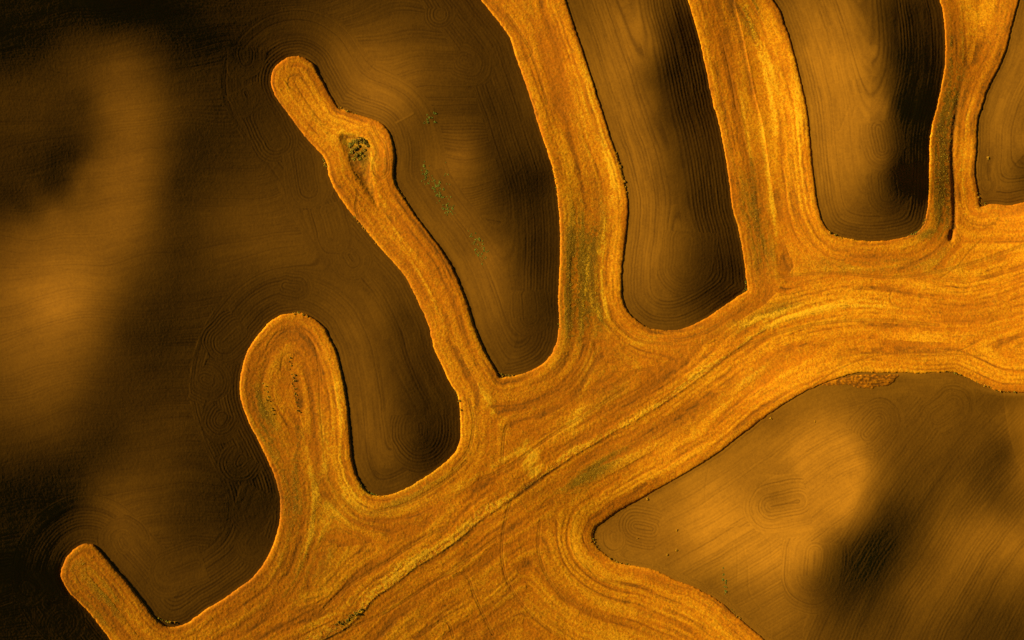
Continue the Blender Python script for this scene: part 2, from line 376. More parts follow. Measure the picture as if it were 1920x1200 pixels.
def groove(field, pts, width, depth, colour=None, ctarget=0.0, pair=None, closed=False):
    sl, d = bands(pts, width+(pair or 0), closed)
    if pair: d = np.abs(d-pair/2)
    k = np.exp(-(d/width)**2)
    field[sl] -= depth*k
    if colour is not None: colour[sl] = colour[sl]*(1-k)+ctarget*k
for pts in ([(1533,90),(1540,125),(1547,160),(1557,200),(1560,235),(1561,270)],[(1592,200),(1584,220),(1574,245)],[(1603,200),(1596,225)]):
    groove(HF, pts, 1.7, 0.10)
groove(HF, [(1455,890),(1425,910),(1410,945),(1420,985),(1445,1020)], 1.6, 0.06)
groove(HF, [(1328,880),(1322,925),(1330,960),(1350,990)], 1.6, 0.05)
groove(HF, [(1393,1020),(1402,1060),(1405,1110),(1425,1140)], 1.6, 0.06)
groove(HF, [(1380,1000),(1383,1050),(1382,1090)], 1.6, 0.05)
groove(HF, [(1445,1020),(1450,1060),(1465,1095)], 1.6, 0.05)
groove(HF, [(744,230),(758,223),(776,213)], 1.4, -0.10, STREAK, 1.0)

# ---------------------------------------------------------------- the standing grain / stubble
M = MPP
Dm = D*M
CUT = 0.82+(np.array([1.02, 0.86, 0.88, 0.86, 0.64])[NEARF]-0.82)*np.exp(-np.maximum(D, 0)/13.0)
ragged = fbm(PX/4.5, PY/4.5, 3)
prof = np.where(Dm > 0, 0.42*CUT*(1-np.exp(-np.maximum(Dm, 0)/0.22))+0.58*CUT*(1-np.exp(-np.maximum(Dm, 0)/1.35)), np.maximum(-0.35, Dm*1.6))
KS = 16.0; UG = -KS*np.log(np.exp(-np.clip(DSOFT, -20, 300)/KS)+np.exp(-np.abs(DD)/KS))
lowmix = sstep(150, 300, PX*0+np.abs(DD))
UG = UG+fbm(PX/110, PY/110, 2)*4+fbm(PX/22, PY/22, 2)*1.2
SG = np.where(D < np.abs(DD), SARC, DT*2200)
gl = np.sin(2*np.pi*UG/8.5)
gper = vnoise(np.floor(UG/8.5+.25)*0.61, SG/140.0)*2
gco = vnoise(UG/8.0+31, SG/95.0)*1.5+vnoise(UG/19.0+61, SG/140.0)
gfi = vnoise(UG/4.3+77, SG/120.0)*1.6+vnoise(UG/3.2+7, SG/14.0)*0.7
grain2 = vnoise(PX/1.9, PY/1.9)*2
spk = fbm(PX/3.4+70, PY/3.4, 2)
gin = sstep(0.0, 10, D)
mound = fbm(PX/26, PY/26, 3)
swath = vnoise(UG/27.0+13, SG/330.0+5)*2
HG = prof + gin*(0.020*gl*(0.4+gper)+0.060*gco+0.034*gfi)+ sstep(-1, 3, D)*(0.030*grain2+0.050*spk+0.012*white)+0.12*mound*gin
PALE = np.clip(0.26+0.34*swath+0.42*gco+0.50*gfi+0.44*spk+0.26*fbm(PX/45+3, PY/45, 4)+0.38*grain2+0.28*white, 0, 1)
GREEN = np.zeros_like(PALE); thinG = np.exp(-(np.abs(UG/8.5-np.round(UG/8.5))/0.12)**2)*np.clip(gper+0.15, 0, 1)*np.clip(0.6+2*vnoise(UG/8+3, SG/24.0)*2, 0, 1.3)
DARK = np.clip(0.22*np.clip(-swath, 0, 1)+0.34*thinG+0.30*np.clip(-gco-0.25, 0, 1)+0.75*np.clip(-gfi-0.26, 0, 1)+0.45*np.clip(spk-0.12, 0, 1)+0.25*np.clip(-grain2, 0, 1)+0.12*np.abs(white), 0, 1)
def blob(x, y, rx, ry, ang):
    a = math.radians(ang); X = PX-x; Y = PY-y
    u = (X*math.cos(a)+Y*math.sin(a))/rx; v = (-X*math.sin(a)+Y*math.cos(a))/ry
    return np.exp(-(u*u+v*v))
stre = np.clip(0.55+0.9*gfi+0.5*spk+0.7*gco, 0, 1.3)
for (x, y, rx, ry, an, k) in [(1768,320,13,110,1,.9),(1786,205,9,60,8,.8),(1085,530,28,90,2,.9),(1100,430,34,70,0,.6),(1125,590,8,40,0,.7),(1766,330,10,95,0,1.0),(1775,230,14,80,8,.8),(1795,110,14,70,0,.7),(1403,40,9,32,-22,1.3),(1412,5,7,26,-20,1.3),
  (1105,893,70,16,-32,.55),(1125,872,60,8,-32,.5),(490,770,14,50,-22,.7),(500,850,26,90,-15,.4),(655,1158,22,7,-38,1.5),(1440,590,70,12,-25,.7),(1650,495,120,18,0,.5),(1430,470,24,40,0,.5),
  (560,950,60,90,0,.35),(190,1130,40,50,0,.55),(145,1060,20,26,0,.4),(1080,600,36,40,0,.5),(1745,440,30,10,0,.8),(1410,380,22,60,-8,.55),(560,1080,90,40,-35,.35),(720,310,9,20,0,.6),(675,288,26,24,0,.8),(1140,700,40,60,10,.25),(1330,560,60,14,-30,.5),(770,925,80,14,-30,.45)]:
    GREEN += 1.5*k*blob(x, y, rx, ry, an)*stre
for (x, y, rx, ry, an, k) in [(1124,500,5,60,2,.9),(1133,560,6,40,-6,.8),(1125,250,6,70,-17,.8),(1098,190,7,60,-17,.5),(1440,110,5,60,-20,.9),(1455,150,5,50,-16,.5),(652,262,26,14,25,1.3),(696,298,4,22,0,1.0),(1000,872,12,32,-12,1.3),(985,845,16,24,0,.6),(960,935,30,9,-38,.7),(1105,690,10,26,10,.6),(1140,640,6,30,0,.4),(1210,640,30,6,-20,.4),
  (610,840,8,70,-6,.5),(640,820,5,80,-3,.5),(1470,590,120,7,-12,.8),(1660,498,70,5,-4,.8),(1820,260,12,60,6,.5),(1400,250,4,120,-10,.7),(1440,330,4,110,-8,.6),(1090,740,10,70,12,.5),(640,960,30,60,25,.45),(1110,580,5,50,-8,.5),(590,990,16,60,30,.5),(920,760,8,40,-30,.7),(780,480,4,60,-40,.3),(1150,320,6,60,-15,.5),(1500,240,10,140,-4,.35),(1330,760,150,20,-33,.3),(760,880,100,8,-30,.5)]:
    PALE += 1.35*k*blob(x, y, rx, ry, an)*np.clip(stre+0.2, 0, 1.2)
# pale grass strip along the diagonal terrace
sw = np.clip(9+17*vnoise(DT*26+2, DT*0+.5)+9*vnoise(DT*90+2, DT*0+1.5), 0.8, 26)*(1+0.8*sstep(0.55, 0.35, DT))
sw *= np.where(DT > 0.72, np.clip((0.93-DT)/0.21, 0.02, 1), 1)
sw = np.where(DT > 0.97, 1e-3, sw)
strip = sstep(-1.5, 1.5, DD)*(1-sstep(sw*0.55, sw*1.15, DD+spk*3))*(DT < 0.97)
PALE += strip*1.3*np.clip(0.55+spk*1.5+0.5*gfi, 0, 1.3)
GREEN += strip*0.30*np.clip(0.4+spk*2, 0, 1)
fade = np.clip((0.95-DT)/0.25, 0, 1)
HG += 0.26*fade*np.where(DD > 0, np.exp(-DD/30.0), np.exp(DD/2.2))*(0.8+spk*0.2+0.5*vnoise(DT*60, DT*0+.3))
DARK += 0.55*fade*np.exp(-((DD+2.0)/1.5)**2)*np.clip(0.7+1.5*spk, 0, 1.3)  # shadow line below the step, painted into the stubble colour
# long streaks of fallen straw and of rank green growth that follow the passes
for pts, w_, k_ in [([(1078,20),(1098,130),(1118,210),(1138,290),(1146,360),(1134,440),(1127,520),(1121,605)],4.5,.75),([(1112,330),(1106,450),(1096,560),(1088,620)],2.5,.5),([(1060,60),(1085,180),(1108,300)],2.5,.4),
   ([(1398,10),(1424,100),(1443,170),(1455,250)],4.5,.85),([(1436,290),(1447,370),(1455,440)],3,.55),([(1482,140),(1498,250),(1504,350),(1520,420)],4,.4),([(1822,180),(1806,260),(1803,330),(1808,400)],5,.45),
   ([(700,300),(705,350),(740,430),(795,530),(845,630),(890,720),(945,785)],3.5,.45),([(632,720),(626,800),(606,880),(580,960)],4.5,.5),([(560,790),(578,860),(590,940)],3,.45),([(215,1100),(245,1150),(275,1195)],5,.4),
   ([(1440,612),(1500,585),(1570,572),(1660,570)],5,.8),([(560,1195),(640,1140),(720,1090),(800,1040),(880,980)],9,.55),([(850,920),(930,870),(1000,830),(1090,775)],5,.35),([(1755,150),(1748,230),(1746,320),(1744,400)],2.5,.7),([(1150,870),(1250,810),(1350,745),(1430,690)],4,.35)]:
    sl, d_ = bands(pts, w_*1.5)
    PALE[sl] += k_*np.exp(-(d_/w_)**2)*np.clip(0.55+0.9*gfi[sl]+0.9*spk[sl]+0.3*white[sl], 0, 1.3)
for pts, w_, k_ in [([(1785,70),(1776,170),(1764,240),(1762,330),(1764,420)],4.0,.75),([(1756,230),(1753,320),(1752,400)],2.0,.5),([(1776,260),(1775,340),(1778,425)],4.0,.7),([(1112,430),(1108,540),(1102,610)],5,.6),([(1070,430),(1068,530),(1066,610)],5,.6),
   ([(1343,120),(1362,220),(1378,320),(1395,420)],2.5,.4),([(1410,300),(1418,380),(1424,450)],5,.45),([(560,800),(555,880),(555,960)],6,.4)]:
    sl, d_ = bands(pts, w_*1.5)
    k = k_*np.exp(-(d_/w_)**2)*np.clip(0.6+0.9*spk[sl]+0.5*gfi[sl], 0, 1.2)
    GREEN[sl] += k; DARK[sl] += 0.45*k
# sunken gully with scrub in the second finger
GUL = [(636,256),(647,290),(659,322),(682,357),(705,388),(709,389),(702,352),(694,318),(697,290),(693,266),(674,252),(652,248)]
gp = catmull(GUL, 1.0, True)
sl, dgul = bands(GUL, 12, True)
ing = inpoly([tuple(q) for q in gp], PX[sl], PY[sl])
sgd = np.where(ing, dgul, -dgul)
HG[sl] -= 0.75*sstep(-4.0, 13.0, sgd+ragged[sl]*2.0)*(0.85+0.6*mound[sl])
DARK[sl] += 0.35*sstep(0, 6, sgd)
# ditch beside the eastern strip
DITCH = [(1838,-60),(1838,20),(1832,52),(1823,84),(1812,118),(1803,155),(1796,190),(1789,240),(1786,283),(1787,320),(1789,360),(1790,400),(1789,428)]
sl, dd_ = bands(DITCH, 6)
HG[sl] -= (0.06+0.48*sstep(110, 300, PY[sl]))*np.exp(-(dd_/4.2)**2)*(0.85+0.3*ragged[sl])
DARK[sl] += 0.35*np.exp(-(dd_/4.6)**2)*sstep(20, 200, PY[sl])  # shade of the ditch bank, darkened in the colour as well
groove(HG, [(1785,436),(1783,448)], 4.5, 0.9, DARK, 0.5)
# tyre tracks and swath lines pressed into the stubble
TRK = [([(953,28),(965,45),(980,68),(992,88),(997,98),(991,107),(976,112)],4.5),([(997,104),(1008,132),(1018,165),(1026,195)],3.5),
 ([(500,655),(506,640),(521,624),(541,618),(561,620),(580,633),(593,655),(601,690),(605,720)],0),([(527,695),(529,675),(536,665),(546,662),(557,668)],0),
 ([(1690,541),(1676,543),(1669,555),(1673,570),(1688,577),(1710,578)],0),([(1088,642),(1098,636),(1112,640),(1118,655),(1114,668)],4),
 ([(1195,696),(1212,693),(1226,702),(1230,715),(1223,724)],4),([(958,938),(946,985),(941,1040),(952,1090),(985,1140),(1035,1185)],4.5),
 ([(1012,980),(1010,1035),(1028,1085),(1058,1125)],4.5),([(852,1080),(868,1076),(880,1088),(889,1115),(905,1150),(925,1190)],4.5),([(812,1175),(828,1164),(842,1170),(850,1195)],4.5),
 ([(952,797),(946,812),(943,840),(942,868)],4.5),([(552,152),(562,170),(577,194),(592,215),(602,226)],0),([(536,153),(543,163),(556,172)],0),([(541,160),(542,148),(550,142),(560,143)],0),
 ([(562,132),(570,145)],0),([(1352,70),(1361,105),(1369,140),(1376,175),(1380,205)],0),([(1300,1165),(1335,1195)],0),([(1100,1060),(1120,1085),(1145,1095)],0),
 ([(703,325),(700,305),(708,287),(703,268),(693,248)],4),([(716,336),(704,328)],0),([(703,326),(716,334),(728,322),(728,296),(722,270),(708,252),(699,232)],5),
 ([(672,362),(668,390),(676,415),(686,430)],4),([(1432,455),(1434,480),(1440,490)],0),([(1485,485),(1487,505),(1486,520)],0),([(1840,450),(1815,475),(1795,500),(1765,520)],0),
 ([(1905,650),(1930,640)],0),([(1795,660),(1830,643)],0),([(1330,645),(1345,637)],0),([(1115,1015),(1098,1020),(1092,1000)],0),([(600,1150),(640,1110),(690,1075),(740,1045),(790,1012),(830,990)],4.5),
 ([(650,1180),(720,1150),(800,1100),(860,1060),(930,1010)],4.5),([(900,900),(960,870),(1030,820),(1110,770),(1170,730)],4.5),([(1230,760),(1330,690),(1420,640),(1520,610),(1640,600),(1760,610)],4.5),
 ([(1480,760),(1560,700),(1640,668),(1730,662),(1850,668)],0),([(850,880),(880,840),(888,790),(880,750)],4.5),([(700,960),(760,945),(830,905),(875,865)],4.5),([(1450,520),(1560,512),(1680,520),(1800,500),(1920,460)],4.5),
 ([(640,930),(660,950),(700,965)],4),([(1150,600),(1170,620),(1200,640),(1260,645)],4),([(570,620),(590,650),(598,700),(600,760),(606,830)],0)]
for pts, pr in TRK:
    groove(HG, pts, 1.3, 0.09, DARK, 0.55, pr*0.75 or None)
# wheat that lies a little higher in a long step inside the third strip
STEPL = [(1375,-100),(1378,0),(1392,60),(1400,100),(1408,140),(1416,180),(1428,225),(1436,270),(1443,320),(1452,370)]
sl, d_ = bands(STEPL, 12)
sp = catmull(STEPL, 2.0)
sxs = np.interp(PY[sl], sp[:, 1], sp[:, 0]); side = PX[sl]-sxs
HG[sl] += 0.30*np.where(side > 0, np.exp(-side/8), np.exp(side/2.2))*sstep(370, 320, PY[sl]) if False else 0.28*np.where(side > 0, np.exp(-np.maximum(side, 0)/10), np.exp(np.minimum(side, 0)/1.6))*(1-sstep(310, 375, PY[sl]))
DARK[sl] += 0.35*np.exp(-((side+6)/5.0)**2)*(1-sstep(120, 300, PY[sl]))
PALE = np.clip(PALE, 0, 1.4); GREEN = np.clip(GREEN, 0, 1); DARK = np.clip(DARK, 0, 1)

# ---------------------------------------------------------------- meshes from the grids
ZS = H+HF
ZG = H+HG
def to_world(px, py, z):
    f = (CAMH-z)/CAMH                        # every traced edge stands where its sight line meets the hill
    return (px-960)*MPP*f, (600-py)*MPP*f, z
def grid_object(name, mask_cells, Z, attrs, mat):
    vm = np.zeros((NY, NX), bool)
    vm[:-1, :-1] |= mask_cells; vm[1:, :-1] |= mask_cells; vm[:-1, 1:] |= mask_cells; vm[1:, 1:] |= mask_cells
    idx = np.full((NY, NX), -1, np.int64); n = int(vm.sum()); idx[vm] = np.arange(n)
    x, y, z = to_world(PX[vm], PY[vm], Z[vm])
    co = np.stack([x, y, z], 1).astype(np.float32)
    q = np.stack([idx[:-1, :-1][mask_cells], idx[1:, :-1][mask_cells], idx[1:, 1:][mask_cells], idx[:-1, 1:][mask_cells]], 1).astype(np.int32)
    me = bpy.data.meshes.new(name)
    me.vertices.add(n); me.vertices.foreach_set('co', co.ravel())
    me.loops.add(q.size); me.loops.foreach_set('vertex_index', q.ravel())
    me.polygons.add(len(q)); me.polygons.foreach_set('loop_start', np.arange(0, q.size, 4, dtype=np.int32))
    me.update(calc_edges=True)
    me.polygons.foreach_set('use_smooth', np.ones(len(q), bool))
    for k, A in attrs.items():
        at = me.attributes.new(k, 'FLOAT', 'POINT'); at.data.foreach_set('value', A[vm].astype(np.float32))
    me.materials.append(mat)
    o = bpy.data.objects.new(name, me); S.collection.objects.link(o)
    return o

# ---------------------------------------------------------------- materials
def newmat(name, rough=0.95):
    m = bpy.data.materials.new(name); m.use_nodes = True
    b = m.node_tree.nodes['Principled BSDF']; b.inputs['Roughness'].default_value = rough
    b.inputs['Specular IOR Level'].default_value = 0.08
    return m, m.node_tree, b
def N(t, typ, **kw):
    n = t.nodes.new(typ)
    for k, v in kw.items(): setattr(n, k, v)
    return n
def rgbmix(t, fac, a, b):
    n = N(t, 'ShaderNodeMix', data_type='RGBA')
    for s, v in ((n.inputs[0], fac), (n.inputs[6], a), (n.inputs[7], b)):
        if isinstance(v, (tuple, float, int)): s.default_value = (*v, 1) if isinstance(v, tuple) else v
        else: t.links.new(v, s)
    return n.outputs[2]
def attr(t, name): return N(t, 'ShaderNodeAttribute', attribute_name=name).outputs['Fac']
def noise(t, scale, detail=4.0, rough=0.6):
    c = N(t, 'ShaderNodeTexCoord'); n = N(t, 'ShaderNodeTexNoise'); n.inputs['Scale'].default_value = scale
    n.inputs['Detail'].default_value = detail; n.inputs['Roughness'].default_value = rough
    t.links.new(c.outputs['Object'], n.inputs['Vector']); return n.outputs['Fac']
def bump(t, b, hgt, strength, dist):
    n = N(t, 'ShaderNodeBump'); n.inputs['Strength'].default_value = strength; n.inputs['Distance'].default_value = dist
    t.links.new(hgt, n.inputs['Height']); t.links.new(n.outputs[0], b.inputs['Normal'])
def ramp(t, fac, lo, hi):
    n = N(t, 'ShaderNodeMapRange'); n.inputs[1].default_value = lo; n.inputs[2].default_value = hi; t.links.new(fac, n.inputs[0]); return n.outputs[0]
SOIL_RGB = np.array((0.146, 0.0645, 0.0024))
def soil_material(name, k):
    m, t, b = newmat(name)
    base = SOIL_RGB*k
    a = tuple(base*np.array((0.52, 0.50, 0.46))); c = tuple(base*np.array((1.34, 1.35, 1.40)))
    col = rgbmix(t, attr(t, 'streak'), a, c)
    fine = noise(t, 2.6, 5, 0.7)
    col = rgbmix(t, ramp(t, fine, 0.35, 0.7), col, rgbmix(t, 0.35, col, tuple(base*1.6)))
    pale = rgbmix(t, attr(t, 'pale'), col, tuple(base*1.5))
    t.links.new(pale, b.inputs['Base Color'])
    bump(t, b, fine, 0.3, 0.06)
    return m
mg, t, b = newmat('golden_stubble', 0.8)
col = rgbmix(t, attr(t, 'pale'), (0.67, 0.202, 0.0004), (0.95, 0.415, 0.003))
fine = noise(t, 2.2, 5, 0.75)
col = rgbmix(t, ramp(t, fine, 0.3, 0.75), rgbmix(t, 0.28, col, (0.30, 0.11, 0.002)), col)
col = rgbmix(t, attr(t, 'green'), col, (0.29, 0.158, 0.003))
col = rgbmix(t, ramp(t, attr(t, 'pale'), 0.80, 1.40), col, (0.98, 0.525, 0.010))
col = rgbmix(t, attr(t, 'dark'), col, (0.17, 0.07, 0.003))
t.links.new(col, b.inputs['Base Color'])
bump(t, b, fine, 0.5, 0.12)
M_GRAIN = mg

# ---------------------------------------------------------------- the ploughed fields
def setp(o, label=None, cat=None, kind=None, group=None):
    if label: o['label'] = label
    if cat: o['category'] = cat
    if kind: o['kind'] = kind
    if group: o['group'] = group
    return o
cell = lambda A: A[:-1, :-1]
PALEA = np.zeros((NY, NX)); PALEA += 0.6*inpoly(PALE_SOIL, PX, PY)-0.35*inpoly(FALLOW, PX, PY)
PALEA = np.clip(PALEA, 0, 1)
soil_labels = ['dark brown ploughed field with curled tractor turns, wrapping round three golden fingers of grain',
 'ploughed brown tongue of soil with a teardrop swirl of furrows near its sharp lower corner',
 'ploughed tongue of soil half lit and half in black shadow beside the dark weedy strip',
 'small smooth corner of ploughed soil at the edge beyond the brightest narrow grain strip',
 'light brown rolling ploughed field below the grain with straight slanting furrows and a dark hollow']
for i in range(5):
    m = cell(NEARF == i) & cell(D < 3.0/MPP)
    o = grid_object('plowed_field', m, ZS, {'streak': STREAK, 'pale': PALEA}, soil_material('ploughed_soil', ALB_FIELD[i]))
    setp(o, soil_labels[i], 'field', 'structure')
m = cell(D > -0.9/MPP)
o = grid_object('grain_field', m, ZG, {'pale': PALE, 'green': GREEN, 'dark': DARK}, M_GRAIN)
setp(o, 'golden stubble of cut grain branching in fingers between the ploughed fields', 'grain', 'stuff')

# ground under and far beyond the fields
def coarse_height(px, py):
    i = np.clip((px-cx[0])/CS, 0, nx-1.001); j = np.clip((py-cy[0])/CS, 0, ny-1.001)
    i0 = i.astype(int); j0 = j.astype(int); fi = i-i0; fj = j-j0
    return (HC[j0, i0]*(1-fi)+HC[j0, i0+1]*fi)*(1-fj)+(HC[j0+1, i0]*(1-fi)+HC[j0+1, i0+1]*fi)*fj
ax = np.concatenate([-np.geomspace(12000, 200, 22), np.arange(-110, 2030.1, 30), 1920+np.geomspace(200, 12000, 22)])
ay = np.concatenate([-np.geomspace(12000, 200, 22), np.arange(-110, 1310.1, 30), 1200+np.geomspace(200, 12000, 22)])
AX, AY = np.meshgrid(ax, ay)
out = np.maximum(np.maximum(-AX, AX-1920), np.maximum(-AY, AY-1200))
Z = coarse_height(AX, AY)-2.2+1.9*sstep(60, 100, out)
Z = Z*(1-sstep(400, 3000, out))+sstep(300, 2000, out)*fbm(AX/1500, AY/1500, 3)*14
x, y, z = to_world(AX, AY, Z)
nyy, nxx = AX.shape
ids = np.arange(nyy*nxx).reshape(nyy, nxx)
q = np.stack([ids[:-1, :-1], ids[1:, :-1], ids[1:, 1:], ids[:-1, 1:]], -1).reshape(-1, 4)
me = bpy.data.meshes.new('terrain')
me.from_pydata(np.stack([x.ravel(), y.ravel(), z.ravel()], 1).tolist(), [], q.tolist())
me.polygons.foreach_set('use_smooth', np.ones(len(q), bool))
me.materials.append(soil_material('far_soil', 1.1))
o = bpy.data.objects.new('terrain', me); S.collection.objects.link(o); setp(o, kind='structure')

# ---------------------------------------------------------------- the small patch of stubble left in the south field
PATCH = [(1533,722),(1560,712),(1590,705),(1625,702),(1660,703),(1686,702),(1680,712),(1669,722),(1650,724),(1632,729),(1612,727),(1590,723),(1572,723),(1550,723)]
sl, dpat = bands(PATCH, 8, True)
pin = inpoly([tuple(q) for q in catmull(PATCH, 1.0, True)], PX[sl], PY[sl])
sd_ = np.where(pin, dpat, -dpat)+ragged[sl]*3
ZP = H-1.0; DPm = np.full((NY, NX), -9.0); DPm[sl] = sd_
rows = np.sin(2*np.pi*(PY[sl]-PX[sl]*0.03)/5.2+fbm(PX[sl]/20, PY[sl]/20, 2)*4)
ZP[sl] = H[sl]+np.where(sd_ > 0, 0.20*(1-np.exp(-np.maximum(sd_, 0)/2.5))*(0.75+0.16*rows+0.7*spk[sl]), np.maximum(-0.3, sd_*0.4))
P2 = PALE.copy(); P2[sl] = np.clip(0.10+0.12*rows+0.6*spk[sl]+0.25*white[sl], 0, 0.8)
D2 = np.zeros_like(DARK); D2[sl] = np.clip(0.62-0.14*rows-0.7*spk[sl]+0.15*white[sl], 0.1, 0.95)
o = grid_object('stubble_patch', cell(DPm > -3), ZP, {'pale': P2, 'green': np.zeros_like(P2), 'dark': D2}, M_GRAIN)
setp(o, 'small ragged wedge of stubble left standing under the lower edge of the golden field', 'grain', 'stuff')

# ---------------------------------------------------------------- scrub, weeds, straw
def leafmat(name, a, b_):
    m, t, b = newmat(name, 0.8)
    n = N(t, 'ShaderNodeObjectInfo')
    f = noise(t, 3.0, 3)
    t.links.new(rgbmix(t, ramp(t, f, 0.3, 0.7), a, b_), b.inputs['Base Color'])
    b.inputs['Subsurface Weight'].default_value = 0.0
    return m
L_SCRUB = leafmat('scrub_leaf', (0.17, 0.130, 0.012), (0.42, 0.30, 0.024))
L_STRAW = leafmat('dry_grass', (0.66, 0.33, 0.010), (0.90, 0.56, 0.030))
L_WEED = leafmat('green_weed', (0.21, 0.29, 0.030), (0.34, 0.36, 0.036))
L_OLIVE = leafmat('olive_weed', (0.38, 0.28, 0.016), (0.66, 0.46, 0.03))
def tuft_mesh(name, n, rad, hgt, leaf, mats, upright=0.4, seed=0):
    r = np.random.default_rng(seed)
    V = []; F = []; MI = []
    for k in range(n):
        a = r.uniform(0, 2*math.pi); rr = rad*math.sqrt(r.uniform(0, 1))*(0.8+0.35*math.sin(3*a+seed))
        zt = hgt*(1-(rr/(rad*1.25))**2)*r.uniform(0.25, 1.0)
        c = np.array([rr*math.cos(a), rr*math.sin(a), zt])
        d = np.array([r.normal()*(1-upright)+0.3*math.cos(a), r.normal()*(1-upright)+0.3*math.sin(a), abs(r.normal())*upright+0.15]); d /= np.linalg.norm(d)
        w_ = np.cross(d, r.normal(size=3)); w_ /= np.linalg.norm(w_)+1e-9
        L = leaf*r.uniform(0.6, 1.4); W = L*0.42
        b0 = len(V)
        V += [c-d*L*.5-w_*W*.3, c-w_*W, c+d*L*.6, c+w_*W]
        F.append((b0, b0+1, b0+2, b0+3)); MI.append(0 if r.uniform() < 0.72 else len(mats)-1)
    for k in range(5):                        # stems from the ground
        a = r.uniform(0, 2*math.pi); q = rad*0.5*r.uniform(0.2, 1)
        tp = np.array([q*math.cos(a), q*math.sin(a), hgt*0.6]); b0 = len(V); e = 0.03
        V += [np.array([e, 0, -.15]), np.array([-e, e, -.15]), np.array([-e, -e, -.15]), tp]
        F += [(b0, b0+1, b0+3), (b0+1, b0+2, b0+3), (b0+2, b0, b0+3)]; MI += [0]*3
    me = bpy.data.meshes.new(name); me.from_pydata([tuple(v) for v in V], [], F)
    for m in mats: me.materials.append(m)
    me.polygons.foreach_set('material_index', MI); me.update()
    return me
def ground(px, py):
    i = int(round((px-gx[0])/STEP)); j = int(round((py-gy[0])/STEP))
    return max(ZS[j, i], ZG[j, i] if D[j, i] > -2 else -1e9)
def place(name, mesh, px, py, size, label, cat, group, zs=1.0):
    o = bpy.data.objects.new(name, mesh); S.collection.objects.link(o)
    x, y, z = to_world(px, py, ground(px, py))
    o.location = (x, y, z); o.rotation_euler = (0, 0, random.uniform(0, 6.28)); o.scale = (size, size*random.uniform(.8, 1.2), size*zs)
    return setp(o, label, cat, None, group)
SCR = [tuft_mesh('scrub_mesh', 150, 1.0, 1.1, 0.36, [L_SCRUB, L_OLIVE], 0.35, k) for k in range(3)]
STR = [tuft_mesh('dry_tuft_mesh', 140, 1.0, 0.7, 0.42, [L_STRAW, L_OLIVE], 0.3, 10+k) for k in range(3)]
WED = [tuft_mesh('weed_mesh', 120, 1.0, 0.30, 0.42, [L_WEED, L_WEED], 0.22, 20+k) for k in range(3)]
OLV = [tuft_mesh('olive_mesh', 140, 1.0, 0.6, 0.42, [L_OLIVE, L_WEED], 0.3, 30+k) for k in range(3)]
for (px, py, r_, m_) in [(656,272,1.7,OLV),(662,266,1.3,OLV),(669,265,1.6,SCR),(677,262,1.9,SCR),(684,266,1.6,SCR),(689,273,1.3,SCR),(665,279,1.5,SCR),(672,274,1.2,SCR),(659,285,1.5,OLV),(668,291,1.6,SCR),
   (676,287,1.2,OLV),(684,281,1.1,SCR),(663,298,1.1,OLV),(674,297,1.3,OLV),(682,292,.8,SCR)]:
    place('shrub', random.choice(m_), px, py, r_*0.8, 'dark scrubby shrub in the hollow of the widest bulge of the second golden finger', 'shrub', 'shrubs in the sunken hollow', 0.6)
def along(pts, n, jit):
    P = np.array(pts, float); dl = np.r_[0, np.cumsum(np.hypot(*np.diff(P, axis=0).T))]
    for k in range(n):
        u = (k+random.uniform(0.1, 0.9))/n*dl[-1]
        yield np.interp(u, dl, P[:, 0])+random.gauss(0, jit), np.interp(u, dl, P[:, 1])+random.gauss(0, jit)
for x_, y_ in along([(542,668),(546,690),(551,720),(556,748),(562,775)], 30, 1.8):
    place('bush', random.choice(STR+SCR), x_, y_, random.uniform(.25, .5), 'pale dry bush in the dark row down the middle of the broad rounded finger', 'bush', 'bushes in the row down the broad finger', 0.7)
for x_, y_ in along([(496,718),(500,735),(506,755),(514,778)], 14, 1.6):
    place('bush', random.choice(OLV+SCR), x_, y_, random.uniform(.22, .42), 'small olive bush in the short broken row left of the pale bush row', 'bush', 'bushes in the short broken row', 0.6)
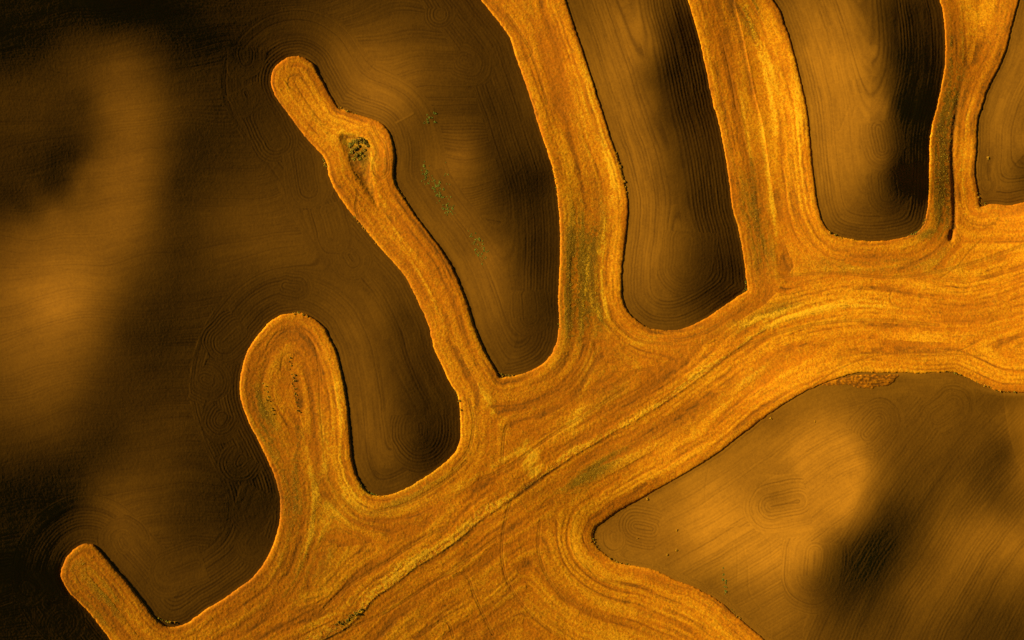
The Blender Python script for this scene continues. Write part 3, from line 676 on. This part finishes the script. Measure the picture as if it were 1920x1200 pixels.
EDGES = [([(296,1158),(312,1165),(335,1168)],9,'olive weed on the field edge in the notch beside the smallest finger'),
 ([(676,908),(688,922),(705,929),(722,931)],9,'green weed at the rounded lower tip of the soil between the two largest fingers'),
 ([(936,698),(942,704),(962,704)],8,'olive weed in the pointed lower corner of soil right of the second finger'),
 ([(604,294),(608,304),(612,314)],6,'straw tuft on the kink in the dark left edge of the second finger'),
 ([(662,402),(680,425),(705,456)],14,'straw tuft along the sunlit left edge of the second finger below its bulge'),
 ([(632,200),(645,207),(668,213)],10,'olive weed on the shoulder where the second finger widens into its bulge'),
 ([(739,335),(748,356),(765,382)],10,'olive weed on the shadowed right edge of the second finger below its bulge'),
 ([(545,587),(560,588),(580,594)],7,'yellow tuft on the rounded top of the broad finger'),
 ([(853,728),(861,752),(863,770)],6,'olive weed on the sunlit edge where the second finger joins the main band'),
 ([(1047,596),(1048,622)],4,'olive weed low on the left edge of the first wide strip'),
 ([(1390,549),(1398,543),(1400,528)],8,'pale green weed in the sharp lower corner of the second tongue of soil'),
 ([(1698,444),(1716,438),(1728,428),(1736,410)],16,'yellow green weed at the lower end of the black shadowed soil'),
 ([(1118,988),(1112,1002),(1114,1018),(1124,1031)],15,'olive scrub round the pointed left tip of the southern ploughed field'),
 ([(1140,1044),(1160,1055),(1182,1060)],9,'olive weed on the lower edge just right of the southern field tip'),
 ([(1772,697),(1800,702),(1835,718),(1870,733),(1905,736)],22,'olive weed on the upper edge of the southern field near its far end'),
 ([(1832,360),(1838,378),(1850,384)],8,'olive weed in the corner of the small eastern patch of soil'),
 ([(1371,1144),(1388,1160)],5,'green weed on the lower slanting edge of the southern field'),
 ([(1036,318),(1043,350),(1048,392)],11,'straw tuft on the left edge of the first wide strip at its bend'),
 ([(1152,278),(1167,322),(1177,370)],16,'straw tuft leaning over the shadowed bend of the first wide strip'),
 ([(1552,433),(1566,441),(1580,446)],5,'straw tuft on the lower left curve of the third tongue of soil')]
for pts, n, lab in EDGES:
    fam = STR+OLV if 'straw' in lab or 'yellow tuft' in lab else (OLV+OLV+STR if 'olive' in lab else OLV+WED+STR)
    for x_, y_ in along(pts, n, 0.9):
        place('weed' if 'weed' in lab else 'scrub_clump' if 'scrub' in lab else 'grass_tuft', random.choice(fam), x_, y_, random.choice([.22, .28, .35, .45, .6]), lab, 'weed' if 'weed' in lab else 'scrub' if 'scrub' in lab else 'grass tuft', lab.split(' ', 2)[2][:60], 0.8)
for x_, y_ in along([(628,1176),(645,1165),(660,1155),(676,1143)], 26, 3.0):
    place('weed', random.choice(SCR+OLV), x_, y_, random.choice([.3, .4, .5, .65]), 'dark green weed in the greenest clump of the pale diagonal grass strip', 'weed', 'weeds in the green clump of the strip', 0.8)
for path, n, jit, lab, grp in [
  ([(796,312),(800,330),(812,345),(824,365),(836,380),(845,400)],95,6.0,'green weed tuft on bare soil just right of the second golden finger','green weeds beside the second finger'),
  ([(882,436),(892,448),(900,465),(906,490)],45,5.5,'green weed tuft in the lower of the two green patches on the soil','green weeds in the lower patch'),
  ([(790,232),(802,222),(818,216)],14,4.0,'faint green weed on soil above and right of the scrub hollow','green weeds above the hollow'),
  ([(838,316),(850,345)],6,5.0,'stray green weed right of the larger green patch','stray green weeds'),
  ([(1354,1068),(1358,1090),(1362,1112)],12,2.2,'green weed in the thin upright line near the southern slanting edge','green weeds in a thin line')]:
    for x_, y_ in along(path, n, jit):
        place('weed', random.choice(WED), x_, y_, random.choice([.25, .3, .35, .4, .5, .65]), lab, 'weed', grp, 0.6)
for (px, py, r_, lab) in [(1268,1033,.8,'bright straw heap nearest the pointed tip, right of a twin heap'),(1251,1041,.75,'bright straw heap left of its twin near the pointed tip of the southern field'),(1269,995,.7,'pale straw heap above the two brightest heaps in the southern field'),
   (1214,936,.75,'small straw heap just below the slanting upper edge of the southern field'),(1853,296,.7,'lone straw heap on the smooth eastern corner of soil'),(1445,784,.55,'tiny straw heap close under the bright upper edge of the southern field'),(1528,790,.55,'tiny straw heap high on the sunny rise of the southern field'),(1195,1010,.45,'faintest straw heap between the swirl and the lower edge of the tip')]:
    place('straw_heap', random.choice(STR), px, py, r_, lab, 'straw heap', 'straw heaps on the ploughed soil', 0.7)
# rough grass: too many blades to count
def blades(name, pts_sizes, mats, label):
    r = np.random.default_rng(77); V = []; F = []; MI = []
    for (px, py, sz, mi) in pts_sizes:
        x, y, z = to_world(px, py, ground(px, py))
        for k in range(3):
            a = r.uniform(0, 6.28); t_ = r.uniform(0.6, 1.2)*sz; hh = sz*r.uniform(0.15, 0.55); w_ = sz*0.30
            dx, dy = math.cos(a), math.sin(a); ox, oy = r.normal()*sz*.4, r.normal()*sz*.4
            b0 = len(V)
            V += [(x+ox-dy*w_, y+oy+dx*w_, z-.05), (x+ox+dy*w_, y+oy-dx*w_, z-.05), (x+ox+dx*t_+dy*w_*.3, y+oy+dy*t_-dx*w_*.3, z+hh), (x+ox+dx*t_-dy*w_*.3, y+oy+dy*t_+dx*w_*.3, z+hh)]
            F.append((b0, b0+1, b0+2, b0+3)); MI.append(mi)
    me = bpy.data.meshes.new(name); me.from_pydata(V, [], F)
    for m in mats: me.materials.append(m)
    me.polygons.foreach_set('material_index', MI); me.update()
    o = bpy.data.objects.new(name, me); S.collection.objects.link(o)
    return setp(o, label, 'grass', 'stuff')
pl = []
cand = np.argwhere((strip > 0.35) & (PX > 560) & (PX < 1700) & (PY < 1230))
for k in rng.choice(len(cand), min(len(cand), 2200), replace=False):
    j, i = cand[k]; pl.append((gx[i]+rng.uniform(-.7, .7), gy[j]+rng.uniform(-.7, .7), rng.uniform(.12, .30), int(rng.choice([0, 0, 0, 1]))))
blades('grass_strip', pl, [L_STRAW, L_OLIVE], 'pale dry grass strip along the straight diagonal step across the golden stubble')
pl = []
gw = np.clip(GREEN, 0, 1)*(D > 8)*(strip < .3)
cand = np.argwhere(gw > 0.33)
for k in rng.choice(len(cand), min(len(cand), 5000), replace=False):
    j, i = cand[k]; pl.append((gx[i]+rng.uniform(-.7, .7), gy[j]+rng.uniform(-.7, .7), rng.uniform(.12, .28), int(rng.choice([0, 0, 0, 1]))))
blades('rough_grass', pl, [L_OLIVE, L_STRAW, L_SCRUB], 'olive rough grass in patches among the golden stubble')
